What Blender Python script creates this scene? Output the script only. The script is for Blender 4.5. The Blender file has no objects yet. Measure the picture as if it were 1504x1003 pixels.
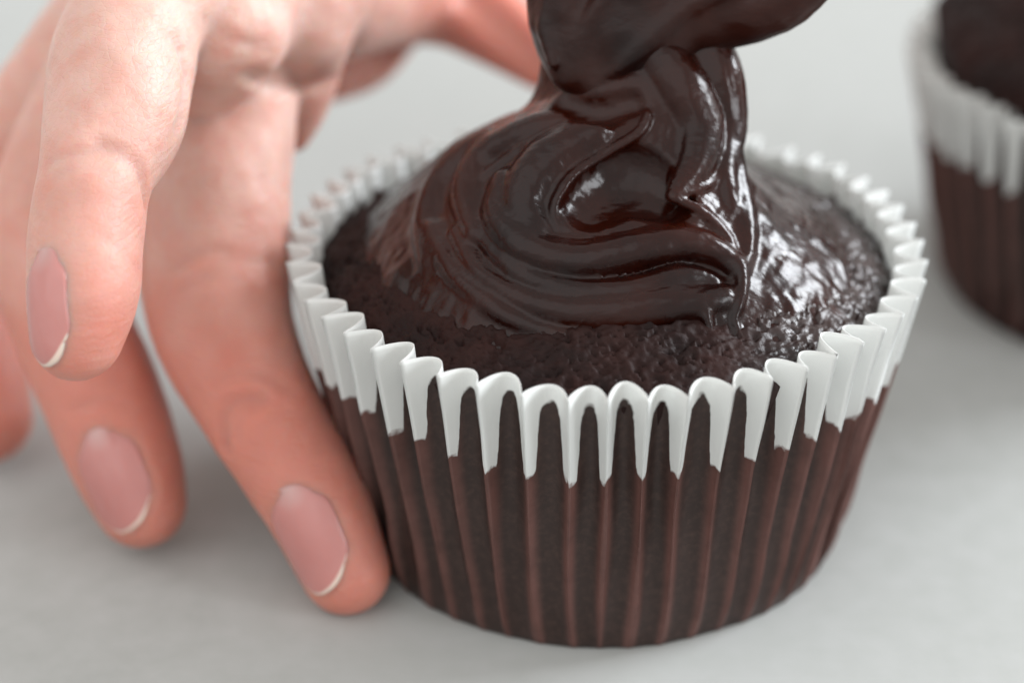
import bpy, math, random
import numpy as np
from mathutils import Vector, Matrix
R = math.radians
sc = bpy.context.scene
col = sc.collection
rng = random.Random(7)
CM = 0.01

# ------------------------------------------------------------------ camera
PITCH, FPX = 0.4974, 3476.4
CAM = np.array([-1.0105, -23.311, 14.904])            # centimetres
cd = bpy.data.cameras.new('camera')
cam = bpy.data.objects.new('camera', cd); col.objects.link(cam)
cam.location = CAM * CM
cam.rotation_euler = (math.pi / 2 - PITCH, 0, 0)
cd.sensor_width = 36; cd.lens = FPX / 1504 * 36
cd.clip_start = 0.01; cd.clip_end = 20
cd.dof.use_dof = True; cd.dof.focus_distance = 0.2385; cd.dof.aperture_fstop = 9.0
sc.camera = cam

# ------------------------------------------------------------------ light
w = bpy.data.worlds.new('World'); sc.world = w; w.use_nodes = True
bg = w.node_tree.nodes['Background']
bg.inputs[0].default_value = (0.85, 0.83, 0.81, 1); bg.inputs[1].default_value = 1.02

def area(name, loc, target, sx, sy, power, colour):
    l = bpy.data.lights.new(name, 'AREA'); l.shape = 'RECTANGLE'
    l.size = sx; l.size_y = sy; l.energy = power; l.color = colour
    o = bpy.data.objects.new(name, l); col.objects.link(o)
    o.location = loc
    o.rotation_euler = (Vector(target) - Vector(loc)).to_track_quat('-Z', 'Y').to_euler()
    return o
area('window_light', (3.1, 1.05, 1.65), (0, 0, 0.03), 1.5, 1.2, 160.0, (0.90, 0.95, 1.0))
area('room_light', (-0.9, -1.5, 1.7), (0, 0, 0.03), 3.6, 2.4, 16.0, (0.97, 0.99, 1.0))
area('side_fill_light', (2.6, -1.35, 0.84), (0, 0, 0.04), 0.60, 0.90, 20.0, (0.92, 0.96, 1.0))  # added side lamp for column highlights, paper and hand; no window known there

sc.view_settings.view_transform = 'Standard'
sc.view_settings.look = 'None'
sc.view_settings.exposure = 0.26
sc.view_settings.gamma = 1.0
sc.render.engine = 'CYCLES'
sc.cycles.use_denoising = True
sc.cycles.max_bounces = 10
sc.cycles.caustics_reflective = False

# ------------------------------------------------------------------ projection helpers
FW = np.array([0, math.cos(PITCH), -math.sin(PITCH)])
UP = np.array([0, math.sin(PITCH), math.cos(PITCH)])
RT = np.array([1.0, 0, 0])
def ray(px, py):
    return FW + (px - 752) / FPX * RT - (py - 501.5) / FPX * UP
def U(px, py, Z):
    return CAM + Z * ray(px, py)

# ------------------------------------------------------------------ numpy noise
def _hash(ix, iy, iz, seed):
    h = (ix * 374761393 + iy * 668265263 + iz * 2147483647 + seed * 144665) & 0xffffffff
    h = ((h ^ (h >> 13)) * 1274126177) & 0xffffffff
    h = ((h ^ (h >> 16)) * 2246822519) & 0xffffffff
    return ((h >> 8) & 0xffff) / 32767.5 - 1.0
def vnoise(P, scale, seed=0):
    q = P * scale
    i = np.floor(q).astype(np.int64); f = q - i
    f = f * f * f * (f * (f * 6 - 15) + 10)
    out = 0
    for dx in (0, 1):
        wx = f[..., 0] if dx else 1 - f[..., 0]
        for dy in (0, 1):
            wy = f[..., 1] if dy else 1 - f[..., 1]
            for dz in (0, 1):
                wz = f[..., 2] if dz else 1 - f[..., 2]
                out = out + wx * wy * wz * _hash(i[..., 0] + dx, i[..., 1] + dy, i[..., 2] + dz, seed)
    return out

def sstep(a, b, x):
    t = np.clip((x - a) / (b - a), 0, 1); return t * t * (3 - 2 * t)

# ------------------------------------------------------------------ mesh helpers
def make_mesh(name, V, F, mat, parent=None, smooth=True, attrs=None):
    """V in centimetres"""
    me = bpy.data.meshes.new(name)
    V = np.asarray(V, dtype=np.float32) * CM
    F = np.asarray(F, dtype=np.int32)
    n = F.shape[1]
    me.vertices.add(len(V)); me.vertices.foreach_set('co', V.ravel())
    me.loops.add(F.size); me.loops.foreach_set('vertex_index', F.ravel())
    me.polygons.add(len(F)); me.polygons.foreach_set('loop_start', np.arange(len(F), dtype=np.int32) * n)
    me.update(calc_edges=True); me.validate()
    if smooth:
        me.polygons.foreach_set('use_smooth', [True] * len(me.polygons))
    for k, a in (attrs or {}).items():
        at = me.attributes.new(k, 'FLOAT', 'POINT'); at.data.foreach_set('value', np.asarray(a, dtype=np.float32))
    me.materials.append(mat)
    o = bpy.data.objects.new(name, me); col.objects.link(o)
    if parent: o.parent = parent
    return o

def empty(name, loc=(0, 0, 0)):
    o = bpy.data.objects.new(name, None); col.objects.link(o)
    o.location = Vector(loc) * CM; o.empty_display_size = 0.01
    return o
def tag(o, label=None, cat=None, group=None, kind=None):
    for k, v in (('label', label), ('category', cat), ('group', group), ('kind', kind)):
        if v: o[k] = v

# ------------------------------------------------------------------ distance fields
def smin(a, b, k):
    if k <= 0: return np.minimum(a, b)
    h = np.clip(0.5 + 0.5 * (b - a) / k, 0, 1)
    return b * (1 - h) + a * h - k * h * (1 - h)
def d_cone(P, a, b, ra, rb):
    ab = b - a; L2 = float(ab @ ab) + 1e-9
    t = np.clip(((P - a) @ ab) / L2, 0, 1)
    return np.linalg.norm(P - a - t[..., None] * ab, axis=-1) - (ra + (rb - ra) * t)
def catmull(pts, n):
    pts = [np.asarray(p, float) for p in pts]
    if len(pts) < 3:
        return [pts[0] + (pts[1] - pts[0]) * i / n for i in range(n + 1)]
    P = [2 * pts[0] - pts[1]] + pts + [2 * pts[-1] - pts[-2]]
    out = []
    for i in range(1, len(P) - 2):
        for j in range(n):
            t = j / n
            out.append(0.5 * (2 * P[i] + (P[i + 1] - P[i - 1]) * t + (2 * P[i - 1] - 5 * P[i] + 4 * P[i + 1] - P[i + 2]) * t * t
                       + (3 * P[i] - P[i - 1] - 3 * P[i + 1] + P[i + 2]) * t ** 3))
    out.append(pts[-1]); return out

class Field:
    """ordered list of operations: ('add'|'sub'|'crease', chain of (point, radius), k)"""
    def __init__(s): s.ops = []; s.base = None
    def chain(s, pts, k, n=4, op='add', kin=0.0, amp=0.0):
        c = catmull([np.r_[p[0], p[1]] for p in pts], n)
        s.ops.append((op, [(q[:3], max(q[3], 0.004)) for q in c], k, kin, amp))
    def chain_d(s, P, c, kin):
        d = None
        for (a, ra), (b, rb) in zip(c[:-1], c[1:]):
            e = d_cone(P, a, b, ra, rb); d = e if d is None else smin(d, e, kin)
        return d
    def apply(s, D, P, o):
        op, c, k, kin, amp = o
        e = s.chain_d(P, c, kin)
        if op == 'add': return smin(D, e, k)
        if op == 'sub': return -smin(-D, e, k)
        if op == 'crease':
            wd = c[0][1]
            return D + amp * np.exp(-np.clip((e + wd) / wd, 0, 9) ** 2)
    def at(s, P):
        P = np.asarray(P, float)
        D = s.base(P) if s.base else np.full(P.shape[:-1], 5.0)
        for o in s.ops: D = s.apply(D, P, o)
        return D
    def grid(s, lo, hi, h):
        lo = np.array(lo, float); n = np.ceil((np.array(hi) - lo) / h).astype(int) + 1
        ax = [lo[i] + h * np.arange(n[i]) for i in range(3)]
        D = np.full(n, 5.0, dtype=np.float32)
        if s.base:
            for i in range(0, n[0], 16):
                g = np.stack(np.meshgrid(ax[0][i:i + 16], ax[1], ax[2], indexing='ij'), -1)
                D[i:i + 16] = s.base(g)
        for o in s.ops:
            op, c, k, kin, amp = o
            pts = np.array([q[0] for q in c]); rr = max(q[1] for q in c)
            pad = rr + max(k, 0.05) + 2.5 * h if op != 'crease' else c[0][1] * 3
            i0 = np.maximum(np.floor((pts.min(0) - pad - lo) / h).astype(int), 0)
            i1 = np.minimum(np.ceil((pts.max(0) + pad - lo) / h).astype(int) + 1, n)
            if (i1 <= i0).any(): continue
            sl = tuple(slice(a, b) for a, b in zip(i0, i1))
            g = np.stack(np.meshgrid(*[ax[i][i0[i]:i1[i]] for i in range(3)], indexing='ij'), -1)
            D[sl] = s.apply(D[sl].astype(float), g, o)
        return D, lo, h
    def march(s, px, py, z0=15.0, z1=40.0, steps=160):
        px = np.atleast_1d(np.asarray(px, float)); py = np.atleast_1d(np.asarray(py, float))
        d = FW + ((px - 752) / FPX)[:, None] * RT - ((py - 501.5) / FPX)[:, None] * UP
        t = np.full(len(px), z0)
        for _ in range(steps):
            v = s.at(CAM + t[:, None] * d); t = t + np.clip(v * 0.7, -0.3, 1.0)
        t = np.where(t > z1, np.nan, t)
        return CAM + t[:, None] * d, t, d

def surface_nets(D, lo, h):
    S = D < 0
    n = D.shape
    # cells
    cnt = np.zeros((n[0] - 1, n[1] - 1, n[2] - 1), dtype=np.int8)
    for dx in (0, 1):
        for dy in (0, 1):
            for dz in (0, 1):
                cnt += S[dx:n[0] - 1 + dx, dy:n[1] - 1 + dy, dz:n[2] - 1 + dz]
    act = (cnt > 0) & (cnt < 8)
    ci = np.argwhere(act)
    idx = np.full(act.shape, -1, dtype=np.int64); idx[act] = np.arange(len(ci))
    acc = np.zeros((len(ci), 3)); num = np.zeros(len(ci))
    corners = [(dx, dy, dz) for dx in (0, 1) for dy in (0, 1) for dz in (0, 1)]
    for a in corners:
        for axis in range(3):
            if a[axis]: continue
            b = list(a); b[axis] = 1
            va = D[ci[:, 0] + a[0], ci[:, 1] + a[1], ci[:, 2] + a[2]].astype(float)
            vb = D[ci[:, 0] + b[0], ci[:, 1] + b[1], ci[:, 2] + b[2]].astype(float)
            m = (va < 0) != (vb < 0)
            t = np.where(m, va / np.where(m, va - vb, 1), 0)
            p = np.tile(np.array(a, float), (len(ci), 1)); p[:, axis] += t
            acc += p * m[:, None]; num += m
    V = lo + h * (ci + acc / num[:, None])
    quads = []
    for axis in range(3):
        u, v = (axis + 1) % 3, (axis + 2) % 3
        sl0 = [slice(None)] * 3; sl1 = [slice(None)] * 3
        sl0[axis] = slice(0, n[axis] - 1); sl1[axis] = slice(1, n[axis])
        A = S[tuple(sl0)]; B = S[tuple(sl1)]
        e = np.argwhere(A != B)
        e = e[(e[:, u] > 0) & (e[:, v] > 0) & (e[:, u] < n[u] - 1) & (e[:, v] < n[v] - 1)]
        flip = B[e[:, 0], e[:, 1], e[:, 2]]
        def cell(du, dv):
            c = e.copy(); c[:, u] -= du; c[:, v] -= dv
            return idx[c[:, 0], c[:, 1], c[:, 2]]
        q = np.stack([cell(1, 1), cell(0, 1), cell(0, 0), cell(1, 0)], 1)
        q[flip] = q[flip][:, ::-1]
        quads.append(q)
    return V, np.concatenate(quads)

def smooth_verts(V, F, it=1, f=0.5):
    for _ in range(it):
        acc = np.zeros_like(V); num = np.zeros(len(V))
        for a in range(4):
            for b in ((a + 1) % 4, (a + 3) % 4):
                np.add.at(acc, F[:, a], V[F[:, b]]); np.add.at(num, F[:, a], 1)
        V = V + f * (acc / np.maximum(num, 1)[:, None] - V)
    return V

# ------------------------------------------------------------------ materials
class Mat:
    def __init__(s, name):
        s.m = bpy.data.materials.new(name); s.m.use_nodes = True
        s.nt = s.m.node_tree; s.N = s.nt.nodes; s.L = s.nt.links
        s.p = s.N['Principled BSDF']; s.out = s.N['Material Output']
        s.co = s.N.new('ShaderNodeTexCoord').outputs['Object']
    def link(s, a, b): s.L.new(a, b)
    def set(s, **kw):
        for k, v in kw.items():
            s.p.inputs[k.replace('_', ' ')].default_value = v
    def noise(s, scale, detail=4, rough=0.55, vec=None, dist=0.0):
        n = s.N.new('ShaderNodeTexNoise'); n.inputs['Scale'].default_value = scale
        n.inputs['Detail'].default_value = detail; n.inputs['Roughness'].default_value = rough
        n.inputs['Distortion'].default_value = dist
        s.link(vec or s.co, n.inputs['Vector']); return n.outputs['Fac']
    def voronoi(s, scale, feature='F1', vec=None, out='Distance'):
        n = s.N.new('ShaderNodeTexVoronoi'); n.feature = feature; n.inputs['Scale'].default_value = scale
        s.link(vec or s.co, n.inputs['Vector']); return n.outputs[out]
    def ramp(s, fac, stops, interp='LINEAR'):
        n = s.N.new('ShaderNodeValToRGB'); n.color_ramp.interpolation = interp
        cr = n.color_ramp
        while len(cr.elements) > 1: cr.elements.remove(cr.elements[-1])
        for i, (p, c) in enumerate(stops):
            e = cr.elements[0] if i == 0 else cr.elements.new(p)
            e.position = p; e.color = (*c, 1) if hasattr(c, '__len__') else (c, c, c, 1)
        s.link(fac, n.inputs[0]); return n.outputs[0]
    def mix(s, fac, a, b, mode='MIX'):
        n = s.N.new('ShaderNodeMix'); n.data_type = 'RGBA'; n.blend_type = mode
        for sock, v in ((n.inputs[0], fac), (n.inputs[6], a), (n.inputs[7], b)):
            if hasattr(v, 'links'): s.link(v, sock)
            elif hasattr(v, '__len__'): sock.default_value = (*v, 1)
            else: sock.default_value = v
        return n.outputs[2]
    def math(s, op, a, b=0.0, c=0.0, clamp=False):
        n = s.N.new('ShaderNodeMath'); n.operation = op; n.use_clamp = clamp
        for i, v in enumerate((a, b, c)):
            if hasattr(v, 'links'): s.link(v, n.inputs[i])
            else: n.inputs[i].default_value = v
        return n.outputs[0]
    def attr(s, name):
        n = s.N.new('ShaderNodeAttribute'); n.attribute_name = name; return n.outputs['Fac']
    def stretch(s, scale):
        n = s.N.new('ShaderNodeMapping'); n.inputs['Scale'].default_value = scale
        s.link(s.co, n.inputs['Vector']); return n.outputs[0]
    def bump(s, h, dist, strength=1.0, prev=None):
        n = s.N.new('ShaderNodeBump'); n.inputs['Distance'].default_value = dist
        n.inputs['Strength'].default_value = strength
        s.link(h, n.inputs['Height'])
        if prev: s.link(prev, n.inputs['Normal'])
        return n.outputs[0]
    def base(s, c): s.link(c, s.p.inputs['Base Color'])
    def normal(s, n): s.link(n, s.p.inputs['Normal'])
    def roughness(s, r): s.link(r, s.p.inputs['Roughness'])

# countertop: pale honed stone with faint mottling
mt = Mat('pale_stone'); 
n1 = mt.noise(14, 5); n2 = mt.noise(260, 4, 0.6)
mt.base(mt.mix(mt.ramp(n2, [(0.3, 0.0), (0.75, 1.0)]), mt.ramp(n1, [(0.3, (0.352, 0.362, 0.348)), (0.7, (0.395, 0.405, 0.390))]), (0.41, 0.418, 0.408)))
mt.roughness(mt.ramp(mt.noise(60, 3), [(0.3, 0.52), (0.7, 0.64)])); mt.set(Specular_IOR_Level=0.06)
mt.normal(mt.bump(n2, 0.00003, 0.5)); M_TABLE = mt.m

# cake crumb
mt = Mat('cake_crumb')
a = mt.noise(900, 5, 0.65); b = mt.voronoi(420); c = mt.noise(160, 4, 0.6)
oil = mt.attr('oil')
mt.base(mt.mix(mt.ramp(c, [(0.35, 0.0), (0.65, 1.0)]), (0.009, 0.0034, 0.0030), (0.025, 0.0092, 0.0075)))
rg = mt.math('SUBTRACT', mt.ramp(c, [(0.3, 0.50), (0.7, 0.72)]), mt.math('MULTIPLY', oil, 0.36))
mt.roughness(rg); mt.link(mt.math('ADD', 0.14, mt.math('MULTIPLY', oil, 0.46)), mt.p.inputs['Specular IOR Level'])
h = mt.math('ADD', mt.math('MULTIPLY', a, 0.6), mt.math('MULTIPLY', mt.ramp(b, [(0.0, 0.0), (0.35, 1.0)]), 0.6))
mt.normal(mt.bump(h, 0.00030, 0.7)); M_CAKE = mt.m

# frosting: glossy ganache
mt = Mat('chocolate_ganache')
s1 = mt.noise(1.0, 3, 0.55, mt.stretch((260, 900, 420)), 0.4)
s2 = mt.noise(90, 3, 0.5)
mt.base(mt.mix(mt.ramp(s2, [(0.35, 0.0), (0.7, 1.0)]), (0.008, 0.0013, 0.0008), (0.029, 0.0046, 0.0017)))
mt.set(Subsurface_Weight=0.25, Subsurface_Scale=0.0016, Subsurface_Radius=(1.0, 0.25, 0.10), IOR=1.47, Specular_IOR_Level=0.30)
mt.roughness(mt.ramp(mt.noise(220, 4), [(0.35, 0.18), (0.7, 0.30)]))
mt.normal(mt.bump(s1, 0.00022, 0.6, mt.bump(mt.noise(330, 3), 0.00016, 0.5))); M_FROST = mt.m

# liner paper: white, stained brown where the fat has soaked through
mt = Mat('liner_paper')
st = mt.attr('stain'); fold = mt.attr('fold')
edge = mt.math('ADD', st, mt.math('MULTIPLY', mt.math('SUBTRACT', mt.noise(900, 3, 0.6), 0.5), 0.10))
white = mt.ramp(mt.math('ADD', mt.math('MULTIPLY', edge, 22.0), 0.5, clamp=True), [(0.0, 0.0), (1.0, 1.0)])
sp = mt.noise(1400, 3, 0.6)
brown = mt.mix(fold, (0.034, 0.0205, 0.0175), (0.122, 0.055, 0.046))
brown = mt.mix(mt.ramp(mt.noise(260, 4, 0.6), [(0.4, 0.0), (0.7, 0.35)]), brown, (0.022, 0.013, 0.011))
brown = mt.mix(mt.ramp(sp, [(0.45, 0.0), (0.8, 0.22)]), brown, (0.15, 0.085, 0.07))
whitec = mt.mix(mt.noise(120, 3), (0.80, 0.815, 0.80), (0.86, 0.87, 0.855))
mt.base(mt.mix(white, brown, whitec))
mt.set(Roughness=0.5, Specular_IOR_Level=0.3)
mt.normal(mt.bump(mt.noise(700, 4), 0.00008, 0.4, mt.bump(mt.noise(1.0, 3, 0.5, mt.stretch((500, 500, 60))), 0.0003, 0.3)))
tr = mt.N.new('ShaderNodeBsdfTranslucent'); tr.inputs[0].default_value = (0.80, 0.81, 0.79, 1)
ms = mt.N.new('ShaderNodeMixShader')
mt.link(mt.math('MULTIPLY', white, 0.30), ms.inputs[0]); mt.link(mt.p.outputs[0], ms.inputs[1]); mt.link(tr.outputs[0], ms.inputs[2])
mt.link(ms.outputs[0], mt.out.inputs['Surface']); M_PAPER = mt.m

# skin
mt = Mat('skin')
bl = mt.attr('blush_shade')
sk = mt.mix(mt.ramp(mt.noise(75, 5, 0.65), [(0.35, 0.0), (0.65, 1.0)]), (0.57, 0.36, 0.30), (0.67, 0.455, 0.395))
sk = mt.mix(bl, sk, (0.55, 0.200, 0.150))
sk = mt.mix(mt.ramp(mt.noise(420, 3), [(0.45, 0.0), (0.75, 0.40)]), sk, (0.60, 0.24, 0.18))
mt.base(sk)
mt.set(Subsurface_Weight=1.0, Subsurface_Scale=0.0035, Subsurface_Radius=(1.0, 0.33, 0.18), Roughness=0.46, IOR=1.42)
v1 = mt.voronoi(1300, 'DISTANCE_TO_EDGE'); v2 = mt.noise(1.0, 4, 0.6, mt.stretch((250, 250, 1200)))
mt.normal(mt.bump(mt.ramp(v1, [(0.0, 0.0), (0.12, 1.0)]), 0.00007, 0.40, mt.bump(v2, 0.00040, 0.55, mt.bump(mt.noise(150, 4), 0.0008, 0.45)))); M_SKIN = mt.m

# nail
mt = Mat('fingernail')
fe = mt.attr('free_edge')
base = mt.mix(mt.noise(200, 3), (0.47, 0.190, 0.172), (0.54, 0.245, 0.225))
base = mt.mix(mt.attr('lunula'), base, (0.52, 0.32, 0.30))
mt.base(mt.mix(mt.ramp(fe, [(0.45, 0.0), (0.55, 1.0)]), base, (0.72, 0.60, 0.52)))
mt.set(Subsurface_Weight=0.5, Subsurface_Scale=0.001, Subsurface_Radius=(1.0, 0.4, 0.3), Roughness=0.17)
mt.normal(mt.bump(mt.noise(260, 4), 0.00012, 0.4)); M_NAIL = mt.m

mt = Mat('spatula_silicone'); mt.set(Base_Color=(0.05, 0.018, 0.012, 1), Roughness=0.35); 
mt.normal(mt.bump(mt.noise(400, 2), 0.00005, 0.3)); M_SIL = mt.m
mt = Mat('handle_wood'); mt.base(mt.ramp(mt.noise(1.0, 4, 0.6, mt.stretch((60, 400, 400))), [(0.3, (0.30, 0.17, 0.09)), (0.7, (0.45, 0.28, 0.16))]))
mt.set(Roughness=0.45); M_WOOD = mt.m

M_COAT = M_FROST.copy(); M_COAT.name = 'chocolate_coat'
for n_ in M_COAT.node_tree.nodes:
    if n_.type == 'VALTORGB' and n_.outputs[0].links and n_.outputs[0].links[0].to_socket.name == 'Roughness':
        n_.color_ramp.elements[0].color = (.30,) * 3 + (1,); n_.color_ramp.elements[1].color = (.42,) * 3 + (1,)

# ------------------------------------------------------------------ countertop
def slab(name, x0, x1, y0, y1, z0, z1, mat, parent=None, bev=0.2):
    b = bev
    pr = [(b, z0), (0, z0 + b), (0, z1 - b), (b, z1)]
    V = []; F = []
    for ins, z in pr:
        V += [(x0 + ins, y0 + ins, z), (x1 - ins, y0 + ins, z), (x1 - ins, y1 - ins, z), (x0 + ins, y1 - ins, z)]
    F.append((3, 2, 1, 0)); F.append((12, 13, 14, 15))
    for l in range(3):
        for k in range(4):
            a = l * 4 + k; c = l * 4 + (k + 1) % 4
            F.append((a, c, c + 4, a + 4))
    return make_mesh(name, V, F, mat, parent, smooth=False)
table = slab('countertop', -75, 75, -45, 75, -3, 0, M_TABLE); table['kind'] = 'structure'

# ------------------------------------------------------------------ cupcake: liner and cake
NP, RIM_Z, RB = 51, 3.50, 2.79
def liner_r(z):          # outermost radius of the folds at height z
    t = z / RIM_Z
    return RB + (3.49 - RB) * t - 0.08 * max(0.0, 1 - z / 0.5) ** 2
def fold_depth(z):
    t = z / RIM_Z
    return 0.02 + 0.075 * sstep(0, 0.45, z) + 0.25 * sstep(0.0, 1.0, t) * (0.35 + 0.65 * t)
def liner_mesh(name, parent, seed):
    rs = random.Random(seed)
    S = 22; ROWS = 64
    wid = np.array([1 + rs.uniform(-.10, .10) for _ in range(NP)]); edges = np.r_[0, np.cumsum(wid)] / wid.sum() * 2 * np.pi
    dep = np.array([rs.uniform(.82, 1.12) for _ in range(NP)])
    tall = np.array([rs.uniform(-.05, .05) for _ in range(NP)])
    skew = np.array([rs.uniform(-.10, .10) for _ in range(NP)])
    wob = np.array([rs.uniform(0, 6.28) for _ in range(NP)])
    low = np.array([rs.uniform(-.07, .07) for _ in range(NP)])
    th = []; d = []; pl = []; lat = []
    for i in range(NP):
        for j in range(S):
            s = j / S
            u = (1 - math.cos(math.pi * s)) / 2
            u = 0.40 * u + 0.60 * s
            u = u + skew[i] * math.sin(math.pi * u) * 0.5
            lat.append(abs(2 * u - 1)); th.append(edges[i] + u * (edges[i + 1] - edges[i])); d.append(math.sin(math.pi * s) ** 0.9); pl.append(i)
    lat = np.array(lat); th = np.array(th); d = np.array(d); pl = np.array(pl)
    V = []; stain = []; fold = []
    zs = [RIM_Z * (k / (ROWS - 1)) for k in range(ROWS)]
    for k, z in enumerate(zs):
        t = z / RIM_Z
        dp = fold_depth(z) * dep[pl]
        thz = th + 0.012 * np.sin(z * 1.6 + wob[pl]) * (1 - t) 
        r = liner_r(z) - dp * d
        r = r + 0.018 * np.sin(3 * th + 1.0) + 0.012 * np.sin(7 * th + z)
        zz = z + (tall[pl] * t ** 6) * (0.4 + 0.6 * d) + 0.02 * np.sin(5 * th) * t
        r = r + 0.022 * vnoise(np.stack([np.cos(th) * 3, np.sin(th) * 3, th * 0 + z], 1), 1.6, 71) * (1 - t ** 3)
        x, y = r * np.cos(thz), r * np.sin(thz)
        P = np.stack([x, y, zz + 0.012], 1); V.append(P)
        zb_out = RIM_Z - 1.08 + low[pl]; zb_in = RIM_Z - 0.21
        q0 = 0.52 + 0.5 * low[pl]; qq = np.clip(lat / q0, 0, 1)
        arch = zb_in - 0.26 * (1 - np.sqrt(1 - qq ** 2))
        zb = arch + (zb_out - arch) * sstep(-0.02, 0.20, lat - q0)
        zb = zb + 0.03 * vnoise(P, 7.0, 3) + 0.035 * vnoise(P, 17.0, 5)
        stain.append(z - zb); fold.append(1 - sstep(0.28, 0.85, d))
    # floor rings
    n = len(th); rows = len(V)
    for rr in (0.97, 0.8, 0.5, 0.02):
        V.insert(0, np.stack([V[rows and -rows][:, 0] * 0 + (RB - .14) * rr * np.cos(th), (RB - .14) * rr * np.sin(th), np.full(n, 0.012)], 1))
        stain.insert(0, np.full(n, -3.0)); fold.insert(0, np.zeros(n))
    # inserted in reverse: sort so radius grows
    head = V[:4]; V = head + V[4:]
    V = np.concatenate(V); stain = np.concatenate(stain); fold = np.concatenate(fold)
    rows += 4
    i = np.arange(n); F = []
    for k in range(rows - 1):
        a = k * n + i; b = k * n + (i + 1) % n
        F.append(np.stack([a, b, b + n, a + n], 1))
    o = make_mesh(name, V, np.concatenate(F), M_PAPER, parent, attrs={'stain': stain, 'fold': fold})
    md = o.modifiers.new('thickness', 'SOLIDIFY'); md.thickness = 0.00011; md.offset = 0
    return o

RC = 3.14
def cake_top(x, y):
    r = np.hypot(x, y) / RC
    return 3.24 + 0.86 * (1 - np.clip(r, 0, 1.2) ** 2.2)
def cake_mesh(name, parent, seed):
    n, m = 760, 230
    th = np.linspace(0, 2 * np.pi, n, endpoint=False)
    rows = []; oil = []
    rad = np.linspace(0.004, 1.0, m) ** 0.85
    for q in rad:
        rr = q * RC * (1 + 0.006 * np.sin(5 * th + seed) + 0.004 * np.sin(11 * th))
        x, y = rr * np.cos(th), rr * np.sin(th)
        z = cake_top(x, y)
        P = np.stack([x, y, z + seed * 10], 1)
        pit = vnoise(P, 5.5, 11)
        dz = 0.035 * vnoise(P, 2.2, 1) + 0.020 * pit + 0.016 * vnoise(P, 13, 2) + 0.011 * vnoise(P, 27, 4)
        dz -= 0.05 * sstep(0.45, 0.75, vnoise(P, 9.0, 8))
        dz -= 0.045 * sstep(0.55, 0.75, vnoise(P, 21.0, 18)) + 0.03 * sstep(0.6, 0.8, vnoise(P, 34.0, 28))
        rows.append(np.stack([x, y, z + dz - 0.05 * max(0, (q - .97) / .03)], 1))
        oil.append(sstep(0.1, 2.2, x + 0.25 * y + 0.5 * vnoise(P, 1.6, 21)))
    for z in (2.6, 1.8, 1.0, 0.06):            # side wall against the paper
        rr = min(RC, liner_r(z) - fold_depth(z) * 1.0 - 0.03)
        rr = min(rr, RC)
        rows.append(np.stack([rr * np.cos(th), rr * np.sin(th), np.full(n, z)], 1)); oil.append(np.zeros(n))
    i = np.arange(n); F = []
    for k in range(len(rows) - 1):
        a = k * n + i; b = k * n + (i + 1) % n
        F.append(np.stack([a, a + n, b + n, b], 1))
    return make_mesh(name, np.concatenate(rows), np.concatenate(F), M_CAKE, parent, attrs={'oil': np.concatenate(oil)})

cup = empty('cupcake')
tag(cup, 'chocolate cupcake in the foreground being topped with glossy chocolate frosting', 'cupcake', 'chocolate cupcakes in pleated white paper liners')
liner = liner_mesh('paper_liner', cup, 3)
cake = cake_mesh('cake', cup, 0.0)

cup2 = cup.copy(); col.objects.link(cup2)
cup2.location = Vector((7.73, 5.92, 0)) * CM; cup2.rotation_euler = (0, 0, 0.9)
cup2['label'] = 'plain unfrosted chocolate cupcake, out of focus and cut off at the upper right'
for part in (liner, cake):
    c = part.copy(); col.objects.link(c); c.parent = cup2
    c.scale = (1.02, 1.02, 1.16) if part is cake else (1, 1, 0.95)

# ------------------------------------------------------------------ frosting
fr = Field()
def mound(x, y):
    g = lambda cx, cy, sx, sy: np.exp(-(((x - cx) / sx) ** 2 + ((y - cy) / sy) ** 2) ** 1.35)
    a = 0.90 * g(-0.66, 0.10, 1.62, 1.85)
    b = 0.47 * g(0.35, -0.70, 1.5, 1.22)
    c = 0.24 * g(1.5, -0.2, 1.25, 1.9)
    return a + b + c
def frost_base(P):
    x, y, z = P[..., 0], P[..., 1], P[..., 2]
    Q = np.stack([x, y, x * 0], -1)
    s = mound(x, y) - 0.17 + 0.012 * vnoise(Q, 9.0, 33) + 0.045 * vnoise(Q, 1.7, 31) + 0.012 * vnoise(Q, 4.5, 32)
    s = s + 0.055 * sstep(-0.02, 0.05, s)
    top = cake_top(x, y) + np.clip(s, -0.25, 5)
    d = (z - top) * 0.72
    d = np.maximum(d, np.hypot(x, y) - (RC - 0.05))
    return np.maximum(d, cake_top(x, y) - 0.3 - z)
fr.base = frost_base
def at(px, py, Z, r): return (U(px, py, Z), r)
# twisting column that rises to the spatula
ZC = 25.4
fr.chain([at(960, 330, 25.2, 0.75), at(960, 240, ZC, 0.80), at(955, 150, ZC, 0.88), at(950, 80, ZC, 0.75)], 0.5, 3)
fr.chain([at(1010, 330, 25.3, 0.45), at(1035, 220, ZC + .1, 0.36), at(1030, 130, ZC, 0.42), at(1000, 60, ZC, 0.40)], 0.12, 3)
fr.chain([at(850, 250, 25.2, 0.55), at(850, 170, ZC + .2, 0.42), at(850, 100, ZC, 0.40)], 0.35, 3)
core = Field(); core.base = frost_base; core.ops = list(fr.ops)
def stroke(pts, k=0.05, embed=0.35, op='add', n=4, amp=0.0):
    px = [p[0] for p in pts]; py = [p[1] for p in pts]
    H, t, d = core.march(px, py)
    out = []
    for p, hh, dd in zip(pts, H, d):
        e = p[3] if len(p) > 3 else embed
        out.append((hh + dd * e * p[2] if op == 'add' else hh + dd * e * p[2], p[2]))
    fr.chain(out, k, n, op, amp=amp)
# cavity in the swirl
stroke([(868, 292, .34), (925, 255, .46), (985, 280, .36)], 0.05, -0.35, 'sub')
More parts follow.
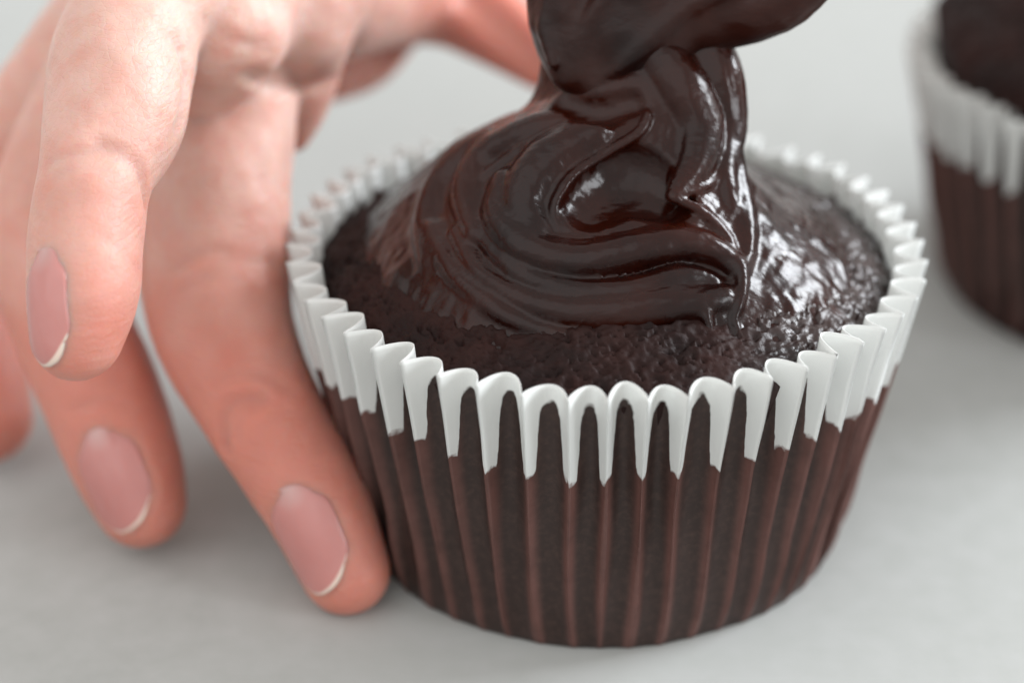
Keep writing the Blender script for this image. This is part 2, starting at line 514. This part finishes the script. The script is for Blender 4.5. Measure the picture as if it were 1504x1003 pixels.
# grooves between folds
stroke([(690, 300, .035), (700, 350, .06), (745, 385, .07), (820, 412, .08), (900, 414, .075), (960, 398, .07), (1020, 385, .07), (1065, 400, .06)], 0.05, 0.0, 'sub')
# fold under the cavity, ends in the drip
stroke([(742, 270, .16), (735, 320, .20), (775, 365, .22), (850, 382, .21), (930, 368, .20), (1000, 358, .18), (1055, 370, .14), (1083, 398, .10)], 0.05, 0.25)
stroke([(1083, 385, .08, 0.0), (1090, 415, .07, -0.4), (1086, 445, .06, -0.4), (1079, 468, .045, -0.3), (1085, 486, .035, 0.0)], 0.03)
stroke([(700, 335, .10), (760, 398, .14), (840, 428, .15), (930, 424, .13), (1000, 408, .14), (1050, 412, .06)], 0.03, 0.45)
stroke([(672, 345, .10), (710, 405, .13), (790, 448, .18), (880, 458, .22), (980, 450, .25), (1050, 442, .18), (1080, 432, .07)], 0.03, 0.5)
stroke([(640, 340, .12), (668, 400, .14), (735, 458, .12), (800, 486, .08), (860, 496, .04)], 0.05, 0.4)
stroke([(1036, 462, .07), (1043, 482, .05), (1042, 500, .042), (1036, 524, .036)], 0.03, -0.3)
# left arcs of the swirl
stroke([(810, 168, .14), (730, 190, .15), (650, 215, .15), (598, 258, .14), (572, 318, .12), (576, 375, .08)], 0.12, 0.6)
stroke([(790, 190, .15), (712, 215, .17), (655, 262, .18), (628, 325, .16), (632, 385, .12)], 0.10, 0.6)
stroke([(860, 175, .16), (780, 195, .18), (715, 232, .20), (688, 285, .20), (700, 345, .15)], 0.05, 0.5)
stroke([(880, 185, .05), (800, 200, .05), (745, 232, .05), (705, 262, .04)], 0.03, -0.2)
stroke([(850, 225, .035), (780, 250, .045), (735, 285, .045), (705, 318, .03)], 0.03, 0.0)
stroke([(840, 260, .03), (790, 290, .03), (760, 330, .03)], 0.03, 0.1)
# broad petal left of the cavity
stroke([(870, 200, .25), (800, 245, .28), (770, 300, .26), (785, 345, .20)], 0.06, 0.45)
# bright lip around the cavity
stroke([(925, 148, .015), (950, 168, .045), (938, 195, .055), (895, 222, .055), (848, 252, .055), (822, 285, .055), (813, 312, .05), (820, 338, .02)], 0.03, -0.1)
# right side of the column: overlapping ribbons
stroke([(1030, 60, .30), (1052, 120, .30), (1062, 185, .26), (1058, 250, .18), (1075, 310, .10)], 0.04, 0.45)
stroke([(960, 70, .26), (995, 125, .30), (1022, 185, .30), (1018, 240, .24), (990, 288, .10)], 0.025, 0.42)
stroke([(828, 150, .14), (875, 160, .20), (925, 150, .16)], 0.08, -0.3, 'sub')
stroke([(1062, 255, .06), (1025, 280, .05), (986, 290, .045)], 0.03, 0.0)
stroke([(986, 292, .05), (1030, 312, .06), (1065, 345, .07), (1085, 385, .05)], 0.03, 0.0)
stroke([(1072, 240, .16), (1085, 300, .16), (1095, 350, .12), (1092, 395, .06)], 0.06, 0.6)
stroke([(1110, 245, .13), (1130, 300, .12), (1118, 360, .10), (1100, 400, .06)], 0.05, 0.25)
stroke([(1150, 265, .10), (1172, 320, .11), (1155, 375, .10), (1115, 425, .05)], 0.05, 0.25)
stroke([(1195, 290, .07), (1205, 340, .08), (1180, 395, .08), (1130, 440, .04)], 0.05, 0.3)
D, lo, h = fr.grid((-3.3, -3.3, 2.85), (3.3, 3.3, 6.6), 0.027)
V, F = surface_nets(D, lo, h); V = smooth_verts(V, F, 2, 0.5)
V += (0.008 * vnoise(V, 5.0, 41) + 0.003 * vnoise(V, 16.0, 42))[:, None] * np.array([0.5, -0.5, 0.7])
rr_ = np.hypot(V[:, 0] + 0.2, (V[:, 1] + 0.3)); an_ = np.arctan2(V[:, 1] + 0.3, V[:, 0] + 0.2)
sw = np.stack([rr_ * 1.0 + 0.25 * V[:, 2], np.cos(an_) * 0.16, np.sin(an_) * 0.16], 1)
V += (sstep(0.4, 1.2, rr_) * (0.016 * vnoise(sw, 9.0, 43) + 0.007 * vnoise(sw, 24.0, 44)))[:, None] * np.array([0.2, -0.4, 0.85])
frosting = make_mesh('frosting', V, F, M_FROST, cup)
del D

# ------------------------------------------------------------------ spatula
spat = empty('spatula', tuple(U(960, 30, 25.6)))
tag(spat, 'spatula thickly coated in chocolate frosting, held above the cupcake', 'spatula')
sp = Field()
ZS = 25.3
sp.chain([at(1330, -110, 24.25, 0.22), at(1212, -52, 24.45, 0.30), at(1130, -5, 24.65, 0.42), at(1020, 18, 24.85, 0.45), at(930, 40, 24.95, 0.55), at(860, 60, 25.05, 0.42)], 0.1, 4)
sp.chain([at(830, -160, 24.85, 0.35), at(832, -60, 24.85, 0.42), at(834, 30, 24.95, 0.42), at(850, 90, 24.95, 0.36), at(880, 120, 24.95, 0.33)], 0.2, 4)
sp.chain([at(900, -170, 24.85, 0.5), at(940, -60, 24.85, 0.62), at(940, 30, 24.95, 0.62), at(940, 90, 25.05, 0.5)], 0.15, 4)
sp.chain([at(1050, -160, 24.65, 0.5), at(1050, -60, 24.75, 0.5), at(1030, 0, 24.85, 0.42)], 0.2, 4)
sp.chain([at(815, -40, 24.55, 0.07), at(800, 30, 24.65, 0.08), at(812, 95, 24.65, 0.06)], 0.05, 4)
sp.chain([at(900, -20, 24.40, 0.10), at(860, 50, 24.60, 0.12), at(850, 110, 24.70, 0.08)], 0.05, 4)
sp.chain([at(1100, -30, 24.25, 0.10), at(1010, 10, 24.40, 0.13), at(940, 70, 24.45, 0.10), at(900, 110, 24.60, 0.06)], 0.06, 4)
a_ = U(1330, -110, 24.6)
D, lo, h = sp.grid((-1.4, -4.2, 4.4), (4.2, 1.2, 8.8), 0.04)
V, F = surface_nets(D, lo, h); V = smooth_verts(V, F, 2)
root_s = U(960, 30, 25.6)
V = V + (0.02 * vnoise(V, 4.0, 51))[:, None]
make_mesh('frosting_coat', V - root_s, F, M_COAT, spat)
# blade inside the frosting and handle leaving the frame
def plate(name, P0, P1, w0, w1, th, mat, parent, org, seg=10):
    ax = P1 - P0; ax = ax / np.linalg.norm(ax)
    nrm = np.cross(ax, [0, 0, 1.0]); nrm /= np.linalg.norm(nrm); sd = np.cross(nrm, ax)
    prof = [(math.cos(a) * 1.0, math.sin(a)) for a in np.linspace(0, 2 * math.pi, 20, endpoint=False)]
    V = []; F = []
    L = np.linalg.norm(P1 - P0)
    for k in range(seg + 1):
        t = k / seg; e = math.sqrt(max(0.0, 1 - (2 * max(t, .5) - 1) ** 8)) * math.sqrt(max(0.02, min(1, t * 8)))
        ww = (w0 + (w1 - w0) * t) * max(e, .05); tt = th * max(e, .05)
        for cx, cy in prof:
            V.append(P0 + ax * L * t + sd * ww * cx + nrm * tt * cy - org)
    n = 20
    for k in range(seg):
        for j in range(n):
            F.append((k * n + j, k * n + (j + 1) % n, (k + 1) * n + (j + 1) % n, (k + 1) * n + j))
    return make_mesh(name, V, F, mat, parent)
plate('blade', U(1240, -95, 25.0), U(900, 40, 25.35), 0.25, 0.42, 0.10, M_SIL, spat, root_s, 16)
plate('handle', U(1900, -420, 23.2), U(1215, -85, 25.0), 0.55, 0.26, 0.25, M_WOOD, spat, root_s, 16)

# ------------------------------------------------------------------ hand
hd = Field()
def A(px, py, Z, rpx): return (U(px, py, Z), rpx * Z / FPX)
palm = [
    ([A(322, 45, 26.0, 100), A(300, -50, 27.0, 150), A(240, -220, 29.0, 190), A(150, -420, 31.5, 200)], 0.3),
    ([A(440, 45, 27.0, 74), A(430, -40, 27.4, 110), A(350, -180, 28.5, 150)], 0.25),
]
fingers = {
 'index':  [A(-20, 612, 28.2, 68), A(-38, 540, 28.3, 76), A(-70, 430, 28.4, 80), A(-40, 310, 28.4, 84), A(60, 180, 28.2, 90), A(200, 20, 28.2, 110)],
 'middle': [A(207, 737, 26.55, 67), A(182, 670, 26.55, 82), A(145, 570, 26.7, 88), A(98, 460, 27.0, 86), A(62, 350, 27.2, 84), A(110, 220, 27.3, 92), A(220, 60, 27.3, 110)],
 'ring':   [A(508, 838, 25.75, 65), A(472, 752, 25.7, 77), A(425, 668, 25.8, 84), A(378, 590, 26.0, 90), A(328, 480, 26.4, 104), A(315, 370, 26.7, 112), A(324, 262, 26.8, 103), A(350, 190, 26.9, 84), A(370, 80, 27.0, 70)],
 'thumb':  [A(800, 95, 29.6, 40), A(745, 50, 29.8, 56), A(660, 5, 30.0, 62), A(580, -40, 30.0, 80), A(440, -130, 29.5, 120)],
 'little': [A(112, 492, 23.4, 68), A(122, 425, 23.45, 82), A(128, 330, 23.7, 84), A(142, 252, 23.9, 84), A(168, 175, 24.3, 103), A(180, 95, 24.7, 106), A(205, 20, 25.2, 100), A(270, -80, 26.0, 120)],
}
for c, k in palm: hd.chain(c, k, 5, kin=0.05)
hd.chain([A(442, 60, 27.2, 70), A(434, 140, 27.5, 54), A(432, 200, 27.6, 24)], 0.10, 4)
hd.chain([A(320, 60, 26.2, 80), A(300, 115, 26.3, 62)], 0.2, 3)
hd.chain([A(480, 10, 28.4, 80), A(600, -20, 29.8, 74)], 0.3, 3)
hd.chain([A(492, 122, 30.2, 28), A(530, 75, 30.6, 58), A(560, 20, 30.6, 70), A(600, -15, 30.4, 74)], 0.3, 4)
hd.chain([A(560, -40, 29.5, 90), A(500, -20, 28.4, 80), A(450, -40, 27.6, 90)], 0.4, 4)
for name, k in (('index', 0.15), ('middle', 0.12), ('ring', 0.06), ('thumb', 0.3), ('little', 0.07)):
    hd.chain(fingers[name], k, 5, kin=0.02)
def crease(pts, wd=0.035, amp=0.05):
    H, t, d = hd.march([p[0] for p in pts], [p[1] for p in pts])
    hd_cr.append(([(hh, wd) for hh in H if not np.isnan(hh).any()], amp))
hd_cr = []
crease([(150, 212), (185, 228), (208, 250), (216, 300)], 0.061, 0.150)
crease([(70, 240), (110, 225), (150, 222)], 0.060, 0.045)
crease([(330, 655), (328, 615), (345, 590), (385, 585)], 0.074, 0.128)
crease([(345, 640), (350, 610), (375, 598)], 0.060, 0.045)
crease([(300, 400), (350, 380), (400, 385)], 0.068, 0.030)
crease([(365, 112), (400, 124), (450, 126), (490, 118)], 0.081, 0.105)
crease([(325, 560), (350, 548), (385, 552), (430, 575)], 0.060, 0.030)
crease([(255, 395), (290, 372), (335, 368)], 0.068, 0.045)
crease([(265, 425), (300, 410), (350, 408)], 0.060, 0.030)
crease([(80, 255), (120, 240), (160, 240)], 0.060, 0.030)
crease([(120, 225), (160, 222), (190, 238)], 0.060, 0.030)
crease([(300, 30), (340, 60), (395, 70)], 0.068, 0.045)
crease([(380, 105), (420, 112), (470, 108)], 0.060, 0.030)
crease([(690, -10), (735, 35), (785, 90)], 0.189, 0.240)
crease([(262, 60), (276, 110), (272, 150), (262, 190)], 0.068, 0.105)
crease([(150, 350), (185, 372), (205, 400)], 0.060, 0.015)
crease([(110, 600), (150, 585), (190, 600)], 0.060, 0.030)

# ---- nails: outline fitted on the finger, then a raised curved plate
def nail_frame(name, cpx, cpy, tippx, tippy):
    """centre on the surface, axis towards the tip, outward normal, side"""
    H, t, d = hd.march([cpx, tippx], [cpy, tippy])
    c = H[0]; e = 0.03
    g = np.array([hd.at((c + e * np.eye(3)[i])[None])[0] - hd.at((c - e * np.eye(3)[i])[None])[0] for i in range(3)])
    n = g / np.linalg.norm(g)
    chain = [p for p, r in fingers[name]]
    ax = chain[0] - chain[1]; ax = ax - n * (ax @ n); ax /= np.linalg.norm(ax)
    return c, ax, n, np.cross(n, ax)
def nail_grid(fr_, L, W, yaw=0.0, push=0.015, nu=33, nv=41, over=0.0):
    c, ax, n, sd = fr_
    ax2 = ax * math.cos(yaw) + sd * math.sin(yaw); sd2 = np.cross(n, ax2)
    us = np.linspace(-1, 1, nu); vs = np.linspace(-1, 1, nv)
    Uu, Vv = np.meshgrid(us, vs, indexing='ij')
    # squircle map keeps corners round
    X = Uu * np.sqrt(np.clip(1 - np.where(Vv < 0, 0.62 * np.abs(Vv) ** 4.5, 0.45 * np.abs(Vv) ** 5), 0, 1)); Y = Vv * np.sqrt(np.clip(1 - 0.42 * np.abs(Uu) ** 2.6, 0, 1))
    Y = Y - 0.30 * sstep(-0.2, 1.0, Vv) * (X + 1) / 2
    P = c + X[..., None] * sd2 * W + Y[..., None] * ax2 * L
    # follow the finger: march along -n from outside
    Q = P + n * 0.5; Q = Q.reshape(-1, 3); tt = np.zeros(len(Q))
    for _ in range(60):
        v = hd_base.at(Q - n * tt[:, None]); tt += np.clip(v * 0.7, -.1, .2)
    tt = np.minimum(tt, 0.5 + 0.42)
    S = Q - n * tt[:, None]
    S = S.reshape(P.shape)
    return S, Uu, Vv, n, ax2
hd_base = Field(); hd_base.ops = list(hd.ops)
nails = [('ring', 452, 800, 505, 885, 0.66, 0.37, -0.05), ('middle', 167, 712, 207, 790, 0.64, 0.36, -0.05), ('little', 60, 458, 85, 550, 0.62, 0.28, 0.08)]
nail_data = []
for (nm, cx, cy, tx, ty, L, W, yaw) in nails:
    frm = nail_frame(nm, cx, cy, tx, ty)
    S, Uu, Vv, n, ax2 = nail_grid(frm, L, W, yaw)
    for _ in range(10):
        S2 = S.copy()
        S2[1:-1, 1:-1] = (S[:-2, 1:-1] + S[2:, 1:-1] + S[1:-1, :-2] + S[1:-1, 2:]) / 4
        S = S2
    nail_data.append((S, Uu, Vv, n, ax2))
    ring = [S[0, j] for j in range(0, 41, 2)] + [S[i, 0] for i in range(0, 33, 2)][::1]
    side1 = [S[0, j] for j in range(2, 36, 2)]; side2 = [S[-1, j] for j in range(2, 36, 2)]; prox = [S[i, 0] for i in range(0, 33, 2)]
    tip = [S[i, -1] for i in range(0, 33, 2)]
    for part, am in ((side1, .02), (side2, .02), (prox, .010), (tip, .02)):
        hd_cr.append(([(p, 0.035) for p in part], am))
for pts, amp in hd_cr:
    if len(pts) >= 2: hd.chain(pts, 0, 2, 'crease', amp=amp)
D, lo, h = hd.grid((-9.8, -5.5, -0.2), (1.8, 10.5, 12.0), 0.052)
V, F = surface_nets(D, lo, h); V = smooth_verts(V, F, 1, 0.5); del D
V = V + (0.014 * vnoise(V, 2.2, 64) + 0.007 * vnoise(V, 5.5, 65))[:, None] * np.array([0.6, -0.6, 0.5])
# redder fingertips and knuckles, plus cupcake shade painted into the low fingers
bl = np.zeros(len(V))
for nm in fingers:
    tip = fingers[nm][0][0]; kn = fingers[nm][2][0]
    bl += 0.75 * np.exp(-(np.linalg.norm(V - tip, axis=1) / 0.95) ** 2) + 0.3 * np.exp(-(np.linalg.norm(V - kn, axis=1) / 0.8) ** 2)
bl += 0.14 + 0.85 * sstep(4.4, 1.6, V[:, 2]) + 0.22 * vnoise(V, 0.9, 61) + 0.14 * vnoise(V, 3.0, 62) + 0.8 * np.exp(-(np.linalg.norm(V - fingers['thumb'][1][0], axis=1) / 1.8) ** 2)
bl = np.clip(bl, 0, 0.9)
V[:, 2] = np.where(V[:, 2] < 0.0, 0.0, V[:, 2])
root_h = np.array([-6.0, 2.0, 0.0])
person = empty('person', tuple(root_h))
tag(person, 'bare left hand steadying the cupcake from the left, fingertips resting on the counter', 'hand')
body = make_mesh('hand', V - root_h, F, M_SKIN, person, attrs={'blush_shade': bl})
for S, Uu, Vv, n, ax2 in nail_data:
    nu, nv = Uu.shape
    arch = 0.035 * (1 - Uu ** 2) 
    lift = 0.006 + arch * 0.5 + 0.012 * sstep(0.6, 1.0, Vv) - 0.022 * sstep(0.6, 1.0, -Vv)
    T = S + n * lift[..., None]
    B = S - n * 0.05
    rim = np.concatenate([T.reshape(-1, 3), B.reshape(-1, 3)])
    ii, jj = np.meshgrid(np.arange(nu - 1), np.arange(nv - 1), indexing='ij'); ii = ii.ravel(); jj = jj.ravel()
    f = np.stack([ii * nv + jj, (ii + 1) * nv + jj, (ii + 1) * nv + jj + 1, ii * nv + jj + 1], 1)
    o_ = nu * nv
    loop = [(i, 0) for i in range(nu)] + [(nu - 1, j) for j in range(1, nv)] + [(i, nv - 1) for i in range(nu - 2, -1, -1)] + [(0, j) for j in range(nv - 2, 0, -1)]
    side = []
    for q in range(len(loop)):
        a0 = loop[q][0] * nv + loop[q][1]; b0 = loop[(q + 1) % len(loop)]; b0 = b0[0] * nv + b0[1]
        side.append((b0, a0, a0 + o_, b0 + o_))
    faces = np.concatenate([f, f[:, ::-1] + o_, np.array(side)])
    fe = sstep(0.55, 1.0, Vv + 0.10 * (1 - Uu ** 2) - 0.06) * 1.0
    fe = np.clip((Vv - (0.94 - 0.05 * Uu ** 2 - 0.05 * Uu)) * 7 + 0.5, 0, 1)
    lu = np.clip(1.2 - np.hypot(Uu / 0.55, (Vv + 1.0) / 0.35), 0, 1)
    make_mesh('fingernail', rim - root_h, faces, M_NAIL, person,
              attrs={'free_edge': np.tile(fe.ravel(), 2), 'lunula': np.tile(lu.ravel(), 2)})
print('tris approx', sum(len(o.data.polygons) * 2 for o in col.objects if o.type == 'MESH'))
